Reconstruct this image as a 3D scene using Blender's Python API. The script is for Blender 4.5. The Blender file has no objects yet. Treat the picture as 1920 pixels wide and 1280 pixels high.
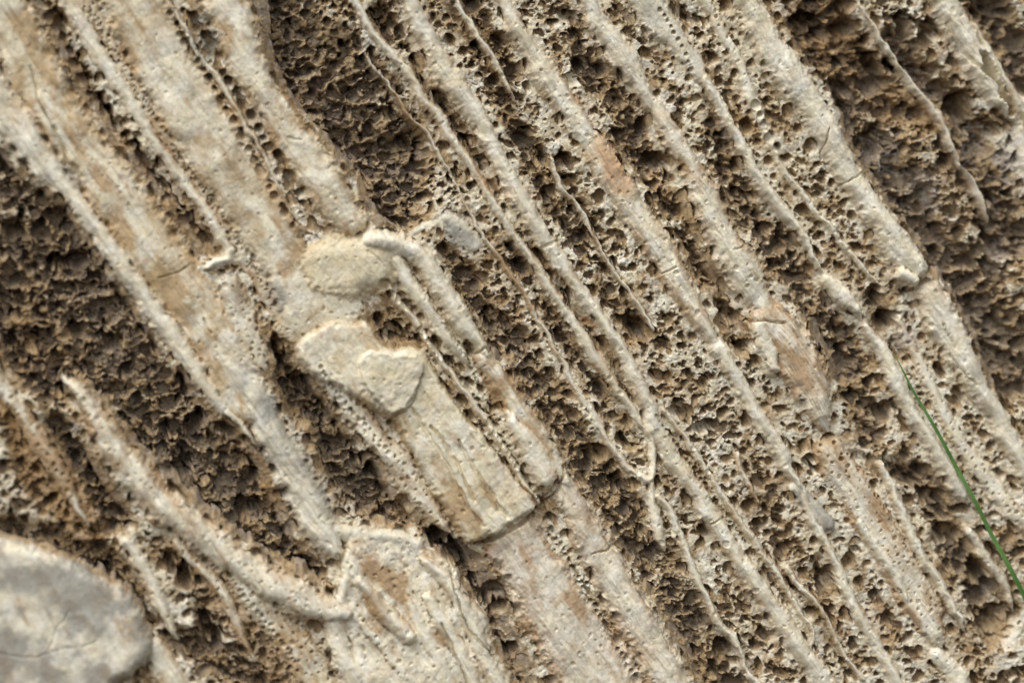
import bpy, math
import numpy as np

# ------------------------------------------------------------------ camera, sky, sun
S = bpy.context.scene
DIST = 1.40                       # metres from lens to the wall
PX = 0.00025                      # one tracing unit on the wall = 0.25 mm
YAW = math.radians(10)            # the wall recedes to the right
PITCH = math.radians(2)
LENS = 36.0 * DIST / (1920 * PX)

cam_d = bpy.data.cameras.new("camera")
cam = bpy.data.objects.new("camera", cam_d)
S.collection.objects.link(cam)
cam.location = (0, -DIST, 1.4)
cam.rotation_euler = (math.radians(90), 0, 0)
cam_d.lens = LENS
cam_d.sensor_width = 36
cam_d.clip_start = 0.01
cam_d.clip_end = 100
cam_d.dof.use_dof = True
cam_d.dof.focus_distance = DIST + 0.014
cam_d.dof.aperture_fstop = 2.4
S.camera = cam

SUN_EL, SUN_AZ = 56, -42          # degrees; azimuth from straight-behind-camera towards the left
w = bpy.data.worlds.new("World")
S.world = w
w.use_nodes = True
nt = w.node_tree
bg = nt.nodes['Background']
sky = nt.nodes.new('ShaderNodeTexSky')
sky.sky_type = 'NISHITA'
sky.sun_disc = False
sky.sun_elevation = math.radians(SUN_EL)
sky.sun_rotation = math.radians(180 - SUN_AZ)
sky.air_density = 1.0
sky.dust_density = 3.0
hs = nt.nodes.new('ShaderNodeHueSaturation')
hs.inputs['Saturation'].default_value = 0.10
nt.links.new(sky.outputs[0], hs.inputs['Color'])
nt.links.new(hs.outputs[0], bg.inputs[0])
bg.inputs[1].default_value = 0.15

sl = bpy.data.lights.new("sun", 'SUN')
sl.energy = 0.8
sl.angle = math.radians(45)
sl.color = (1.0, 0.95, 0.87)
sun = bpy.data.objects.new("sun", sl)
S.collection.objects.link(sun)
az, el = math.radians(SUN_AZ), math.radians(SUN_EL)
from mathutils import Vector
tosun = Vector((math.sin(az) * math.cos(el), -math.cos(az) * math.cos(el), math.sin(el)))
sun.rotation_euler = tosun.to_track_quat('Z', 'Y').to_euler()
sun.location = (-1, -2, 3)

S.render.engine = 'CYCLES'
S.view_settings.view_transform = 'Standard'
S.view_settings.look = 'None'
S.view_settings.exposure = 0.42
S.view_settings.gamma = 1
S.view_settings.use_curve_mapping = False

# ------------------------------------------------------------------ wall frame
cy, sy_ = math.cos(YAW), math.sin(YAW)
AX = np.array([cy, sy_, 0.0])                      # along the wall to the right (recedes)
N0 = np.array([sy_, -cy, 0.0])                     # outward, towards the viewer
AZ = np.array([0, 0, 1.0]) * math.cos(PITCH) + (-N0) * math.sin(PITCH)   # up the wall, leaning back
NN = N0 * math.cos(PITCH) + np.array([0, 0, 1.0]) * math.sin(PITCH)
CAM = np.array([0, -DIST, 1.4])
ORI = np.array([0, 0, 1.4])

def plane_xy(x, y):
    """tracing units -> metric coordinates (a, b) on the leaning wall plane"""
    dx = (x - 960) * PX / DIST
    dz = (640 - y) * PX / DIST
    den = dx * NN[0] + NN[1] + dz * NN[2]
    t = ((ORI - CAM) @ NN) / den
    P = np.stack([CAM[0] + t * dx, CAM[1] + t, CAM[2] + t * dz], -1)
    d = P - ORI
    return d @ AX, d @ AZ

def wall(x, y, h):
    """point on the wall at tracing coords x, y standing h units proud of it"""
    x = np.asarray(x, float); y = np.asarray(y, float); h = np.asarray(h, float)
    a, b = plane_xy(x, y); h = h - 14
    return ORI + a[..., None] * AX + b[..., None] * AZ + (h * PX)[..., None] * NN

# ------------------------------------------------------------------ noise
rng = np.random.default_rng(7)
LAT = rng.random((16, 256, 256)).astype(np.float32)

def vnoise(x, y, k=0):
    xi = np.floor(x).astype(np.int64); yi = np.floor(y).astype(np.int64)
    fx = (x - xi).astype(np.float32); fy = (y - yi).astype(np.float32)
    fx = fx * fx * fx * (fx * (fx * 6 - 15) + 10); fy = fy * fy * fy * (fy * (fy * 6 - 15) + 10)
    L = LAT[k % 16]
    x0 = xi & 255; x1 = (xi + 1) & 255; y0 = yi & 255; y1 = (yi + 1) & 255
    a = L[y0, x0]; b = L[y0, x1]; c = L[y1, x0]; d = L[y1, x1]
    return (a + (b - a) * fx) * (1 - fy) + (c + (d - c) * fx) * fy   # 0..1

def fbm(x, y, k=0, o=4, g=0.5):
    s = 0; am = 1; t = 0
    for i in range(o):
        s = s + am * (vnoise(x * 2 ** i + 17.3 * i, y * 2 ** i + 5.1 * i, k + i) * 2 - 1); t += am; am *= g
    return s / t                                                       # -1..1

def ridged(x, y, k=0, o=4, g=0.5):
    s = 0; am = 1; t = 0
    for i in range(o):
        n = 1 - np.abs(vnoise(x * 2 ** i + 9.7 * i, y * 2 ** i + 3.3 * i, k + i) * 2 - 1) * 1.6
        s = s + am * np.clip(n, -0.3, 1); t += am; am *= g
    return s / t

def worley(x, y, k=0):
    """F1, F2 and the id of the nearest cell"""
    xi = np.floor(x).astype(np.int64); yi = np.floor(y).astype(np.int64)
    f1 = np.full(x.shape, 9.0, np.float32); f2 = f1.copy(); cid = np.zeros(x.shape, np.float32)
    for dy in (-1, 0, 1):
        for dx in (-1, 0, 1):
            cx = xi + dx; cyy = yi + dy
            px = cx + LAT[k][cyy & 255, cx & 255]; py = cyy + LAT[k + 1][cyy & 255, cx & 255]
            d = np.hypot(px - x, py - y).astype(np.float32)
            c = LAT[k + 2][cyy & 255, cx & 255]
            near = d < f1
            f2 = np.where(near, f1, np.minimum(f2, d))
            cid = np.where(near, c, cid); f1 = np.where(near, d, f1)
    return f1, f2, cid

def sstep(a, b, x):
    t = np.clip((x - a) / (b - a), 0, 1); return t * t * (3 - 2 * t)

def smax(a, b, k):
    h = np.clip(0.5 + 0.5 * (a - b) / k, 0, 1)
    return b + (a - b) * h + k * h * (1 - h)

# ------------------------------------------------------------------ sampling grid: dense where one looks, coarser beyond
STEP = 1.75
def axis(lo, hi, olo, ohi):
    core = np.arange(lo, hi + .1, STEP)
    def grow(start, end):
        v = [start]; d = STEP
        while abs(v[-1] - start) < abs(end - start):
            d = min(d * 1.06, 26); v.append(v[-1] + d * np.sign(end - start))
        return v[1:]
    return np.array(grow(lo, olo)[::-1] + list(core) + grow(hi, ohi), np.float64)

GX = axis(-60, 1990, -1500, 3500)
GY = axis(-60, 1345, -1200, 2500)
X, Y = np.meshgrid(GX, GY)
X = X.astype(np.float32); Y = Y.astype(np.float32)
# slanting coordinates along / across the veins
TH = math.radians(58)
U = X * math.cos(TH) + Y * math.sin(TH)
V = X * math.sin(TH) - Y * math.cos(TH)
WX = X + 7 * fbm(X / 55, Y / 55, 0, 3) + 2.6 * fbm(X / 14, Y / 14, 3, 3)
WY = Y + 7 * fbm(X / 55, Y / 55, 5, 3) + 2.6 * fbm(X / 14, Y / 14, 8, 3)

def window(x0, x1, y0, y1):
    i0, i1 = np.searchsorted(GX, (x0, x1)); j0, j1 = np.searchsorted(GY, (y0, y1))
    return slice(j0, max(j1, j0 + 1)), slice(i0, max(i1, i0 + 1))

def smooth_line(pts, n=5):
    P = np.array(pts, float)
    if len(P) < 3: 
        n = 1
        return P
    Q = np.vstack([2 * P[0] - P[1], P, 2 * P[-1] - P[-2]]); out = []
    for i in range(1, len(Q) - 2):
        p0, p1, p2, p3 = Q[i - 1:i + 3]
        for t in np.linspace(0, 1, n, endpoint=False):
            out.append(0.5 * (2 * p1 + (p2 - p0) * t + (2 * p0 - 5 * p1 + 4 * p2 - p3) * t * t + (3 * p1 - p0 - 3 * p2 + p3) * t ** 3))
    out.append(P[-1])
    return np.array(out)

def stroke(pts, reach=2.0, warp=True, n=4, scale=1.0):
    """window + normalised distance u, width there, signed side"""
    P = smooth_line(pts, n)
    P[:, 2] *= scale
    mw = P[:, 2].max() * reach + 16
    sj, si = window(P[:, 0].min() - mw, P[:, 0].max() + mw, P[:, 1].min() - mw, P[:, 1].max() + mw)
    xx = (WX if warp else X)[sj, si]; yy = (WY if warp else Y)[sj, si]
    best = np.full(xx.shape, 1e3, np.float32); wd = np.ones_like(best); sd = np.zeros_like(best)
    gx = GX[si]; gy = GY[sj]
    for a, b in zip(P[:-1], P[1:]):
        m = max(a[2], b[2]) * reach + 16
        i0, i1 = np.searchsorted(gx, (min(a[0], b[0]) - m, max(a[0], b[0]) + m))
        j0, j1 = np.searchsorted(gy, (min(a[1], b[1]) - m, max(a[1], b[1]) + m))
        if i1 <= i0 or j1 <= j0: continue
        w_ = (slice(j0, j1), slice(i0, i1))
        ax, ay = xx[w_] - a[0], yy[w_] - a[1]
        d = b[:2] - a[:2]; L = max(d @ d, 1e-6)
        t = np.clip((ax * d[0] + ay * d[1]) / L, 0, 1)
        ex, ey = ax - t * d[0], ay - t * d[1]
        ww = np.maximum(a[2] + (b[2] - a[2]) * t, 0.8)
        dist = np.hypot(ex, ey)
        u = dist / ww
        cr = np.sign(d[0] * ey - d[1] * ex) * dist / ww     # + = left/below side of a falling vein
        better = u < best[w_]
        best[w_] = np.where(better, u, best[w_]); wd[w_] = np.where(better, ww, wd[w_]); sd[w_] = np.where(better, cr, sd[w_])
    return (sj, si), best, wd, sd

def poly_sd(poly):
    """window + inside-positive distance to a closed outline"""
    P = np.array(poly, float); n_ = len(P); P = np.vstack([P[-2:], P, P[:2]]); P = smooth_line(np.c_[P, P[:, :1] * 0], 4)[8:8 + 4 * n_, :2]
    sj, si = window(P[:, 0].min() - 30, P[:, 0].max() + 30, P[:, 1].min() - 30, P[:, 1].max() + 30)
    xx, yy = WX[sj, si], WY[sj, si]
    ins = np.zeros(xx.shape, bool); dist = np.full(xx.shape, 1e6, np.float32)
    for a, b in zip(P, np.roll(P, -1, 0)):
        d = b - a
        t = np.clip(((xx - a[0]) * d[0] + (yy - a[1]) * d[1]) / (d @ d), 0, 1)
        dist = np.minimum(dist, np.hypot(xx - a[0] - t * d[0], yy - a[1] - t * d[1]))
        c = ((a[1] > yy) != (b[1] > yy)) & (xx < (b[0] - a[0]) * (yy - a[1]) / (b[1] - a[1] + 1e-9) + a[0])
        ins ^= c
    return (sj, si), np.where(ins, dist, -dist)

# ------------------------------------------------------------------ the bed between the veins
base = 7 * fbm(X / 210, Y / 210, 2, 3)
clay = np.zeros_like(X) + 0.12          # grey-brown clay lining
crumb = np.zeros_like(X) + 0.55         # crumbliness
poro = np.zeros_like(X) + 0.6           # how many pores
psize = np.zeros_like(X) + 1.0          # pore size
ochre = np.clip(0.25 + 0.5 * fbm(X / 130, Y / 130, 9, 3), 0, 1)
far = sstep(0, 160, np.maximum.reduce([-60 - X, X - 1990, -60 - Y, Y - 1345, X * 0]))

def valley(pts, dep, cl=0.7, cr=1.0, po=None, ps=None, oc=None, soft=0.55):
    w_, u, ww, sd = stroke(pts, 1.9)
    m = 1 - sstep(1 - soft, 1 + soft * 0.6, u)
    base[w_] += (dep - base[w_]) * m * (1 if dep < 0 else 1)
    clay[w_] += (cl - clay[w_]) * m
    crumb[w_] += (cr - crumb[w_]) * m
    if po is not None: poro[w_] += (po - poro[w_]) * m
    if ps is not None: psize[w_] += (ps - psize[w_]) * m
    if oc is not None: ochre[w_] += (oc - ochre[w_]) * m

# big hollows
valley([(-40, 330, 60), (60, 430, 85), (150, 560, 95), (240, 690, 110), (330, 800, 110)], -34, .62, 1.5, .5, 1.2, .3)
valley([(40, 560, 70), (80, 660, 80), (130, 700, 60)], -36, .6, 1.5, .5, 1.2, .55)
valley([(300, 760, 60), (390, 880, 70), (470, 960, 60), (560, 1050, 50)], -58, .75, 1.5, .35, 1.3, .2)
valley([(100, 800, 30), (170, 890, 34), (220, 970, 34)], -55, .8, 1.3, .4, 1.0, .2)
valley([(440, 760, 30), (500, 880, 30), (530, 930, 20)], -22, .2, 1.2, .6, 1.0, .75)
valley([(20, 990, 26), (110, 1020, 30), (200, 1060, 30), (280, 1150, 30)], -50, .9, 1.2, .4, 1.0, .1)
valley([(520, 20, 46), (580, 120, 60), (660, 210, 80), (730, 290, 78), (740, 380, 60)], -58, .95, 1.45, .3, 1.2, .05)
valley([(640, 90, 40), (700, 160, 45), (760, 240, 40)], -26, .7, 1.3, .5, 1.0, .2)
valley([(505, 30, 20), (530, 100, 22), (570, 170, 20)], -85, 1., 1.0, .2, 1.0, 0)
valley([(650, 255, 18), (700, 285, 26), (780, 262, 20)], -82, 1., 1.2, .2, 1.0, 0)
valley([(850, 480, 24), (900, 570, 36), (960, 660, 46), (1030, 760, 44)], -32, .6, 1.2, .5, 1.1, .2)
valley([(1040, 790, 34), (1110, 870, 44), (1160, 950, 40), (1230, 1050, 44), (1310, 1190, 56), (1360, 1290, 60)], -40, .7, 1.3, .4, 1.2, .2)
valley([(600, 740, 34), (630, 820, 40), (690, 900, 60), (740, 950, 50)], -62, .8, 1.45, .35, 1.2, .1)
valley([(700, 810, 30), (760, 900, 30), (800, 980, 25)], -20, .15, .9, .7, .9, .6)
valley([(490, 640, 16), (530, 700, 24), (570, 770, 26)], -55, .5, 1.1, .6, 1.4, .5)
valley([(820, 1020, 22), (880, 1060, 26), (930, 1130, 30), (960, 1220, 28), (990, 1300, 25)], -48, .6, .9, .6, 1.4, .3)
valley([(360, 1070, 20), (390, 1130, 30), (400, 1190, 28)], -50, .6, 1.1, .6, 1.4, .4)
valley([(320, 1190, 22), (400, 1230, 30), (500, 1290, 30)], -36, .5, 1.3, .6, 1.2, .4)
# pit rows between upper veins
valley([(60, 20, 14), (110, 80, 26), (150, 150, 28), (210, 240, 22), (260, 310, 24), (330, 390, 34), (390, 450, 40)], -44, .25, 1.4, .8, 1.5, .6)
valley([(720, 20, 26), (780, 120, 24), (830, 200, 22), (890, 290, 20), (940, 350, 14)], -24, .4, 1.2, .8, 1.2, .35)
valley([(880, 20, 34), (930, 100, 36), (980, 200, 40), (1020, 290, 40), (1060, 370, 36), (1110, 450, 28)], -30, .45, 1.3, .7, 1.25, .35)
valley([(1000, 460, 10), (1060, 560, 14), (1120, 640, 18), (1180, 740, 18)], -34, .6, 1.2, .5, 1.4, .2)
valley([(960, 460, 10), (1030, 570, 16), (1090, 670, 18), (1150, 760, 16), (1190, 830, 14)], -34, .65, 1.2, .4, 1.4, .2)
valley([(1110, 30, 18), (1100, 80, 30), (1120, 130, 34), (1180, 200, 40), (1200, 280, 40), (1240, 330, 28)], -34, .5, 1.3, .6, 1.3, .3)
valley([(1130, 480, 18), (1170, 560, 22), (1200, 610, 22)], -30, .4, 1.1, .8, 1.4, .3)
valley([(1220, 280, 24), (1250, 350, 22), (1300, 440, 22), (1340, 520, 20), (1380, 580, 26), (1390, 640, 22)], -30, .35, 1.1, .8, 1.2, .4)
valley([(1340, 190, 20), (1370, 290, 24), (1410, 370, 28), (1470, 470, 30), (1540, 590, 34), (1560, 680, 34)], -28, .55, 1.2, .6, 1.1, .3)
valley([(1540, 600, 34), (1600, 660, 34), (1610, 740, 30), (1640, 820, 26)], -28, .6, 1.2, .5, 1.2, .3)
valley([(1640, 560, 14), (1670, 620, 26), (1700, 660, 20)], -34, .6, .9, .4, 1.2, .1)
valley([(1530, 30, 50), (1600, 120, 60), (1660, 200, 60)], -30, .12, 1.5, .6, 1.6, .95)
valley([(1600, 190, 30), (1640, 270, 46), (1680, 370, 60), (1760, 480, 74), (1840, 600, 80), (1900, 700, 60)], -46, .8, 1.45, .45, 1.2, .15)
valley([(1680, 80, 30), (1730, 150, 40), (1800, 240, 46), (1850, 330, 50), (1900, 430, 60)], -48, .8, 1.3, .4, 1.2, .15)
valley([(1860, 20, 40), (1900, 90, 40), (1930, 150, 30)], -50, .9, 1.3, .4, 1.2, .1)
valley([(1700, 180, 26), (1745, 230, 22)], -30, .1, 1.3, .6, 1.2, .9)
valley([(1590, 860, 16), (1740, 900, 24), (1790, 1000, 36), (1850, 1080, 44), (1880, 1170, 40)], -50, .8, 1.2, .4, 1.3, .1)
valley([(1280, 880, 16), (1330, 980, 18), (1390, 1080, 20), (1440, 1180, 20)], -24, .35, 1.0, .8, 1.3, .4)
valley([(1430, 960, 26), (1480, 1040, 34), (1540, 1130, 28), (1600, 1240, 26)], -22, .3, 1.0, .9, 1.3, .4)
valley([(1540, 1060, 20), (1560, 1110, 18)], -44, .6, .8, .4, 1.3, .2)
valley([(1330, 1200, 24), (1370, 1225, 30)], -62, .8, .6, .2, 1.3, .1)
# light, porous crusts between the right-hand veins
for pts in ([(1250, 600, 30), (1290, 700, 44), (1340, 800, 44), (1380, 900, 30)],
            [(1380, 60, 30), (1440, 180, 34), (1500, 300, 36), (1570, 400, 34)],
            [(1720, 640, 22), (1760, 740, 40), (1800, 860, 40), (1860, 930, 36)],
            [(1220, 20, 40), (1260, 110, 40), (1310, 210, 26)],
            [(1010, 160, 40), (1040, 260, 30)],
            [(1440, 640, 34), (1480, 760, 40)]):
    valley(pts, -3, .0, .4, 1.0, .8, .12)
valley([(870, 430, 30), (920, 500, 40), (960, 580, 30)], -6, .1, .6, .8, .6, .55)
valley([(700, 540, 30), (750, 600, 36), (700, 610, 20)], -10, .05, .7, .9, .9, .5)
valley([(10, 760, 24), (70, 860, 46), (120, 930, 50), (170, 990, 34)], -10, .0, .9, .9, 1.1, 1.0)
valley([(300, 1030, 30), (420, 1130, 44), (520, 1220, 60), (580, 1280, 60)], -12, .1, .9, .9, 1.0, .8)
valley([(1540, 880, 40), (1620, 980, 46), (1690, 1090, 50), (1750, 1190, 40)], 2, .0, .35, .9, .8, .25)

# ------------------------------------------------------------------ veins: label, path (x, y, half width), foot level, rise, flatness, options
TL, LL = 'top left', 'lower left'
VEINS = [
 # left side
 dict(bite=.6, n='slab', l='broad tan slab running down from the top left corner', p=[(-60, -60, 46), (15, 30, 46), (60, 130, 50), (120, 230, 44), (185, 320, 46), (250, 410, 50), (310, 500, 54), (380, 590, 58), (430, 690, 46), (445, 770, 34)], z=0, h=17, f=3, oc=.5, st=1., yl=.3),
 dict(n='vein', l='pale twisted vein at the left edge beside the tan slab', p=[(-60, 110, 40), (0, 200, 42), (50, 265, 36), (95, 320, 28), (150, 385, 18), (205, 465, 20), (260, 545, 20), (315, 620, 20), (370, 700, 17), (410, 755, 12), (455, 800, 7), (480, 830, 3)], z=8, h=15, f=2, st=2.2, oc=.12),
 dict(n='vein', l='pale narrow vein ending in a hook above the tan slab', p=[(105, -40, 14), (150, 40, 18), (190, 110, 18), (240, 180, 16), (290, 265, 14), (335, 330, 13), (375, 385, 13), (415, 440, 12), (432, 470, 12)], z=0, h=15, f=2, oc=.2),
 dict(n='hook', l='white hook bent back at the foot of the narrow vein', p=[(432, 468, 12), (425, 486, 10), (400, 494, 9), (388, 504, 7)], z=6, h=10, f=2, oc=.05),
 dict(n='porous_band', l='pore riddled strip beside the wide smooth slab', p=[(150, -40, 14), (185, 40, 14), (235, 130, 14), (290, 220, 15), (345, 310, 16), (400, 390, 16), (450, 460, 18), (500, 550, 20), (550, 620, 20)], z=-2, h=9, f=3, oc=.5, por=1., cal=.45),
 dict(bite=.6, n='slab', l='wide smooth grey cream slab in the upper left', p=[(225, -60, 52), (262, 30, 58), (300, 110, 54), (345, 190, 56), (395, 270, 60), (450, 350, 58), (500, 430, 54), (540, 500, 50), (575, 560, 56)], z=4, h=15, f=5, oc=.42, gr=.12, yl=.3, st=.4),
 dict(n='crust', l='greenish grey crust below the broad slabs', p=[(430, 540, 30), (450, 610, 34), (480, 680, 26)], z=4, h=7, f=3, oc=.35, gr=.25, por=.5),
 dict(n='web_crest', l='thin wavy crest between two rows of pits', p=[(298, -20, 8), (335, 40, 6), (362, 84, 6), (400, 135, 8), (432, 185, 7), (465, 240, 6), (500, 300, 6), (530, 365, 5), (560, 420, 5)], z=0, h=12, f=2, oc=.45, cal=.7),
 dict(bite=.6, n='slab', l='smooth cream slab on the left rim of the dark hollow', p=[(410, -60, 44), (430, 20, 44), (450, 90, 34), (490, 170, 30), (535, 240, 32), (580, 305, 36), (625, 370, 36), (658, 415, 30)], z=6, h=22, f=2.6, oc=.42, yl=.2, st=.8, asy=.5),
 dict(bite=0, n='cap', l='rounded yellowish cap in the middle of the rock', p=[(615, 505, 62), (660, 500, 66), (700, 500, 58)], z=10, h=20, f=3, oc=.12, yl=.6, st=.2),
 dict(n='crust', l='yellow cream skin spreading left of the rounded cap', p=[(590, 560, 52), (560, 590, 50), (640, 580, 44), (620, 560, 50)], z=6, h=12, f=3, oc=.2, yl=.5, st=.4, por=.25),
 dict(n='vein', l='bulb headed vein curving right of the rounded cap', p=[(690, 452, 22), (750, 462, 26), (795, 488, 24), (830, 545, 24), (868, 605, 25), (905, 658, 26)], z=4, h=32, f=2.4, oc=.1, st=.8, asy=.3),
 dict(n='vein', l='inner twin of the bulb headed vein', p=[(745, 490, 20), (772, 535, 20), (805, 585, 17), (840, 635, 15), (868, 670, 13)], z=8, h=20, f=2, oc=.05),
 dict(n='vein', l='cracked brown stained vein below the bulb headed one', p=[(905, 668, 24), (945, 722, 28), (985, 785, 30), (1025, 850, 26), (1060, 905, 24)], z=4, h=27, f=2.4, oc=.5, st=1.2, asy=.4),
 dict(n='web_crest', l='thin crest along the right side of the raised block', p=[(720, 520, 9), (765, 590, 8), (800, 635, 8), (850, 705, 8), (905, 780, 9), (955, 855, 9), (998, 925, 8)], z=2, h=17, f=2, oc=.2),
 dict(n='nodule', l='teardrop nodule lying on the brown stained vein', p=[(950, 778, 9), (972, 810, 22), (1000, 850, 30), (1022, 892, 28)], z=14, h=24, f=3, oc=.15, st=.3),
 dict(n='vein', l='pale rib with porous left margin left of the raised block', p=[(585, 655, 26), (640, 740, 24), (690, 800, 24), (740, 860, 28), (790, 930, 26), (830, 980, 22)], z=0, h=16, f=2.4, oc=.25, por=.8, st=1.),
 # lower centre
 dict(bite=.6, n='slab', l='broad pinkish slab below the raised block', p=[(960, 1010, 54), (1000, 1060, 56), (1040, 1130, 62), (1085, 1210, 68), (1135, 1300, 76)], z=2, h=20, f=3.4, oc=.35, pk=.3, st=1.),
 dict(n='vein', l='long pink brown vein falling to the bottom edge', p=[(1062, 920, 32), (1105, 1000, 38), (1150, 1080, 42), (1200, 1170, 44), (1250, 1260, 44), (1300, 1350, 44)], z=2, h=25, f=2.4, oc=.3, pk=.2, st=1.5, asy=.4),
 dict(n='vein', l='grey flaring vein above the lower left hollow', p=[(425, 640, 34), (455, 700, 34), (490, 770, 34), (530, 850, 38), (565, 920, 38), (600, 985, 40), (625, 1030, 34)], z=0, h=24, f=2.4, oc=.1, gr=.35, st=1.6),
 dict(n='ledge', l='concave pale ledge joining the flaring vein to the bottom plate', p=[(600, 985, 24), (660, 1002, 18), (720, 1005, 18), (780, 1020, 18)], z=2, h=13, f=2, oc=.1, gr=.2, st=1.),
 dict(n='vein', l='long curved vein with pointed tip in the lower left', p=[(122, 705, 5), (150, 738, 16), (185, 790, 26), (225, 860, 33), (285, 925, 38), (350, 985, 34), (420, 1038, 34), (500, 1090, 34), (575, 1130, 34), (640, 1150, 36)], z=4, h=24, f=2.6, oc=.28, st=1.6, por=.35, asy=-.4),
 dict(n='vein', l='ochre vein at the left edge above the smooth stone', p=[(-40, 640, 18), (10, 730, 18), (60, 810, 20), (105, 880, 20), (150, 960, 16)], z=-2, h=18, f=2, oc=.75, por=.6, cal=.55),
 dict(n='vein', l='small pale tongue right of the smooth stone', p=[(240, 1015, 18), (275, 1080, 16), (300, 1130, 17), (325, 1180, 12)], z=-4, h=20, f=2, oc=.2, por=.3),
 dict(n='porous_band', l='upper of two ochre ribs above the bottom edge', p=[(330, 1020, 12), (400, 1090, 14), (440, 1160, 12), (470, 1220, 8)], z=-6, h=13, f=2, oc=.55, por=.7, cal=.7),
 dict(n='porous_band', l='wide ochre rib reaching the bottom edge left of the plate', p=[(420, 1060, 22), (490, 1140, 30), (560, 1220, 36), (620, 1310, 36)], z=-6, h=16, f=2.5, oc=.6, yl=.3, por=.8, cal=.75),
 dict(bite=.6, n='slab', l='pale lump on the bottom edge beside the smooth stone', p=[(290, 1220, 20), (320, 1270, 30), (340, 1330, 34)], z=-6, h=18, f=3, oc=.2, st=.5),
 dict(n='vein', l='lower branch of pale rock under the bottom plate', p=[(625, 1150, 26), (640, 1220, 24), (680, 1290, 30)], z=0, h=18, f=2.6, oc=.2, st=.5),
 # upper middle
 dict(n='web_crest', l='faint thin crest on the right lip of the dark hollow', p=[(690, 105, 3.5), (730, 160, 4), (775, 222, 4.5), (812, 262, 4.5), (850, 335, 4.5), (900, 425, 5), (955, 512, 6), (1005, 590, 6), (1050, 662, 7), (1090, 735, 10), (1130, 800, 10), (1165, 860, 10), (1200, 892, 10)], z=-4, h=13, f=2, oc=.45, cal=.6),
 dict(n='vein', l='narrow vein running from the top edge past the dark hollow', p=[(630, -50, 9), (668, 10, 9), (715, 75, 10), (765, 140, 11), (800, 195, 13), (830, 235, 11), (880, 302, 10), (930, 385, 9), (975, 455, 10), (1020, 525, 11), (1075, 605, 12), (1120, 672, 12), (1155, 720, 11), (1195, 785, 14)], z=0, h=16, f=2, oc=.25, st=1.2),
 dict(n='vein', l='long stout cream vein left of the frame centre top', p=[(740, -60, 22), (775, 15, 22), (812, 90, 27), (850, 150, 29), (890, 212, 25), (922, 262, 21), (950, 322, 23), (988, 392, 24), (1032, 462, 22), (1080, 532, 19), (1128, 600, 16), (1172, 668, 17), (1208, 735, 20), (1225, 795, 30)], z=0, h=25, f=2.2, oc=.15, st=.8, asy=.3),
 dict(n='vein', l='lower half of the stout cream vein down to the bottom edge', p=[(1225, 800, 30), (1262, 860, 20), (1320, 945, 21), (1375, 1025, 22), (1430, 1110, 23), (1490, 1200, 25), (1560, 1310, 26)], z=0, h=21, f=2.2, oc=.15, st=1.2, por=.2),
 dict(n='web_crest', l='twin hairline crest right of the lower stout vein', p=[(1245, 768, 6), (1300, 845, 7), (1355, 925, 7), (1410, 1010, 8), (1470, 1090, 8), (1520, 1180, 7)], z=0, h=14, f=2, oc=.2, por=.4),
 dict(n='web_crest', l='short thin crest between two upper veins', p=[(850, -20, 6), (885, 50, 7), (915, 95, 7), (945, 150, 6), (965, 185, 4)], z=-2, h=14, f=2, oc=.3, cal=.8),
 dict(n='web_crest', l='wavy thread of pale rock in the centre top valley', p=[(1035, 300, 4), (1050, 340, 5), (1075, 375, 5), (1098, 410, 6), (1130, 465, 5), (1160, 515, 6), (1200, 572, 7), (1222, 610, 9)], z=-4, h=16, f=2, oc=.25, cal=.9),
 dict(n='vein', l='broad vein with an orange stained patch', p=[(915, -60, 14), (950, 10, 18), (988, 80, 24), (1030, 150, 30), (1075, 215, 27), (1110, 268, 28), (1145, 322, 36), (1185, 392, 34), (1230, 455, 32), (1272, 525, 30), (1312, 590, 24), (1345, 650, 19)], z=0, h=23, f=2.2, oc=.25, st=1.6, por=.15),
 dict(n='vein', l='slender white vein continuing below the orange stained one', p=[(1345, 650, 19), (1390, 725, 18), (1430, 790, 18), (1470, 860, 17), (1500, 910, 14)], z=2, h=22, f=2, oc=.1, st=1.),
 dict(n='vein', l='winding pale vein crossing the pitted lower right', p=[(1500, 910, 14), (1530, 985, 12), (1568, 1050, 12), (1592, 1110, 15), (1630, 1185, 17), (1690, 1290, 17)], z=0, h=18, f=2, oc=.2, st=1.),
 dict(n='crust', l='bluish grey translucent patch in the lower right', p=[(1490, 915, 14), (1525, 950, 22), (1555, 985, 18)], z=4, h=8, f=3, oc=.05, gr=.7, st=.3),
 dict(n='vein', l='gnarled lump high between two upper veins', p=[(1085, -30, 16), (1120, 40, 22), (1165, 95, 30), (1205, 160, 20), (1225, 195, 10)], z=0, h=24, f=2.2, oc=.15, st=1.4),
 dict(n='vein', l='tan grained vein swelling towards the right centre', p=[(1215, 180, 16), (1255, 245, 24), (1295, 310, 26), (1325, 370, 34), (1352, 440, 34), (1392, 505, 36), (1440, 580, 42)], z=0, h=22, f=2.4, oc=.3, st=1.8, por=.2),
 dict(n='vein', l='frayed fibrous end of the tan grained vein', p=[(1448, 600, 46), (1490, 665, 50), (1525, 735, 42), (1545, 790, 30)], z=4, h=24, f=2.6, oc=.35, pk=.2, st=3.2),
 dict(n='flap', l='white scalloped flap on the frayed vein', p=[(1420, 612, 12), (1435, 650, 18), (1450, 690, 14)], z=18, h=13, f=2.5, oc=.02, st=.3),
 dict(n='porous_band', l='wide pitted tan band below the frayed vein', p=[(1560, 850, 38), (1610, 930, 44), (1665, 1025, 48), (1715, 1110, 48), (1755, 1190, 38)], z=0, h=14, f=3.5, oc=.35, pk=.15, por=.7, st=1.4, cal=.8),
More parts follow.
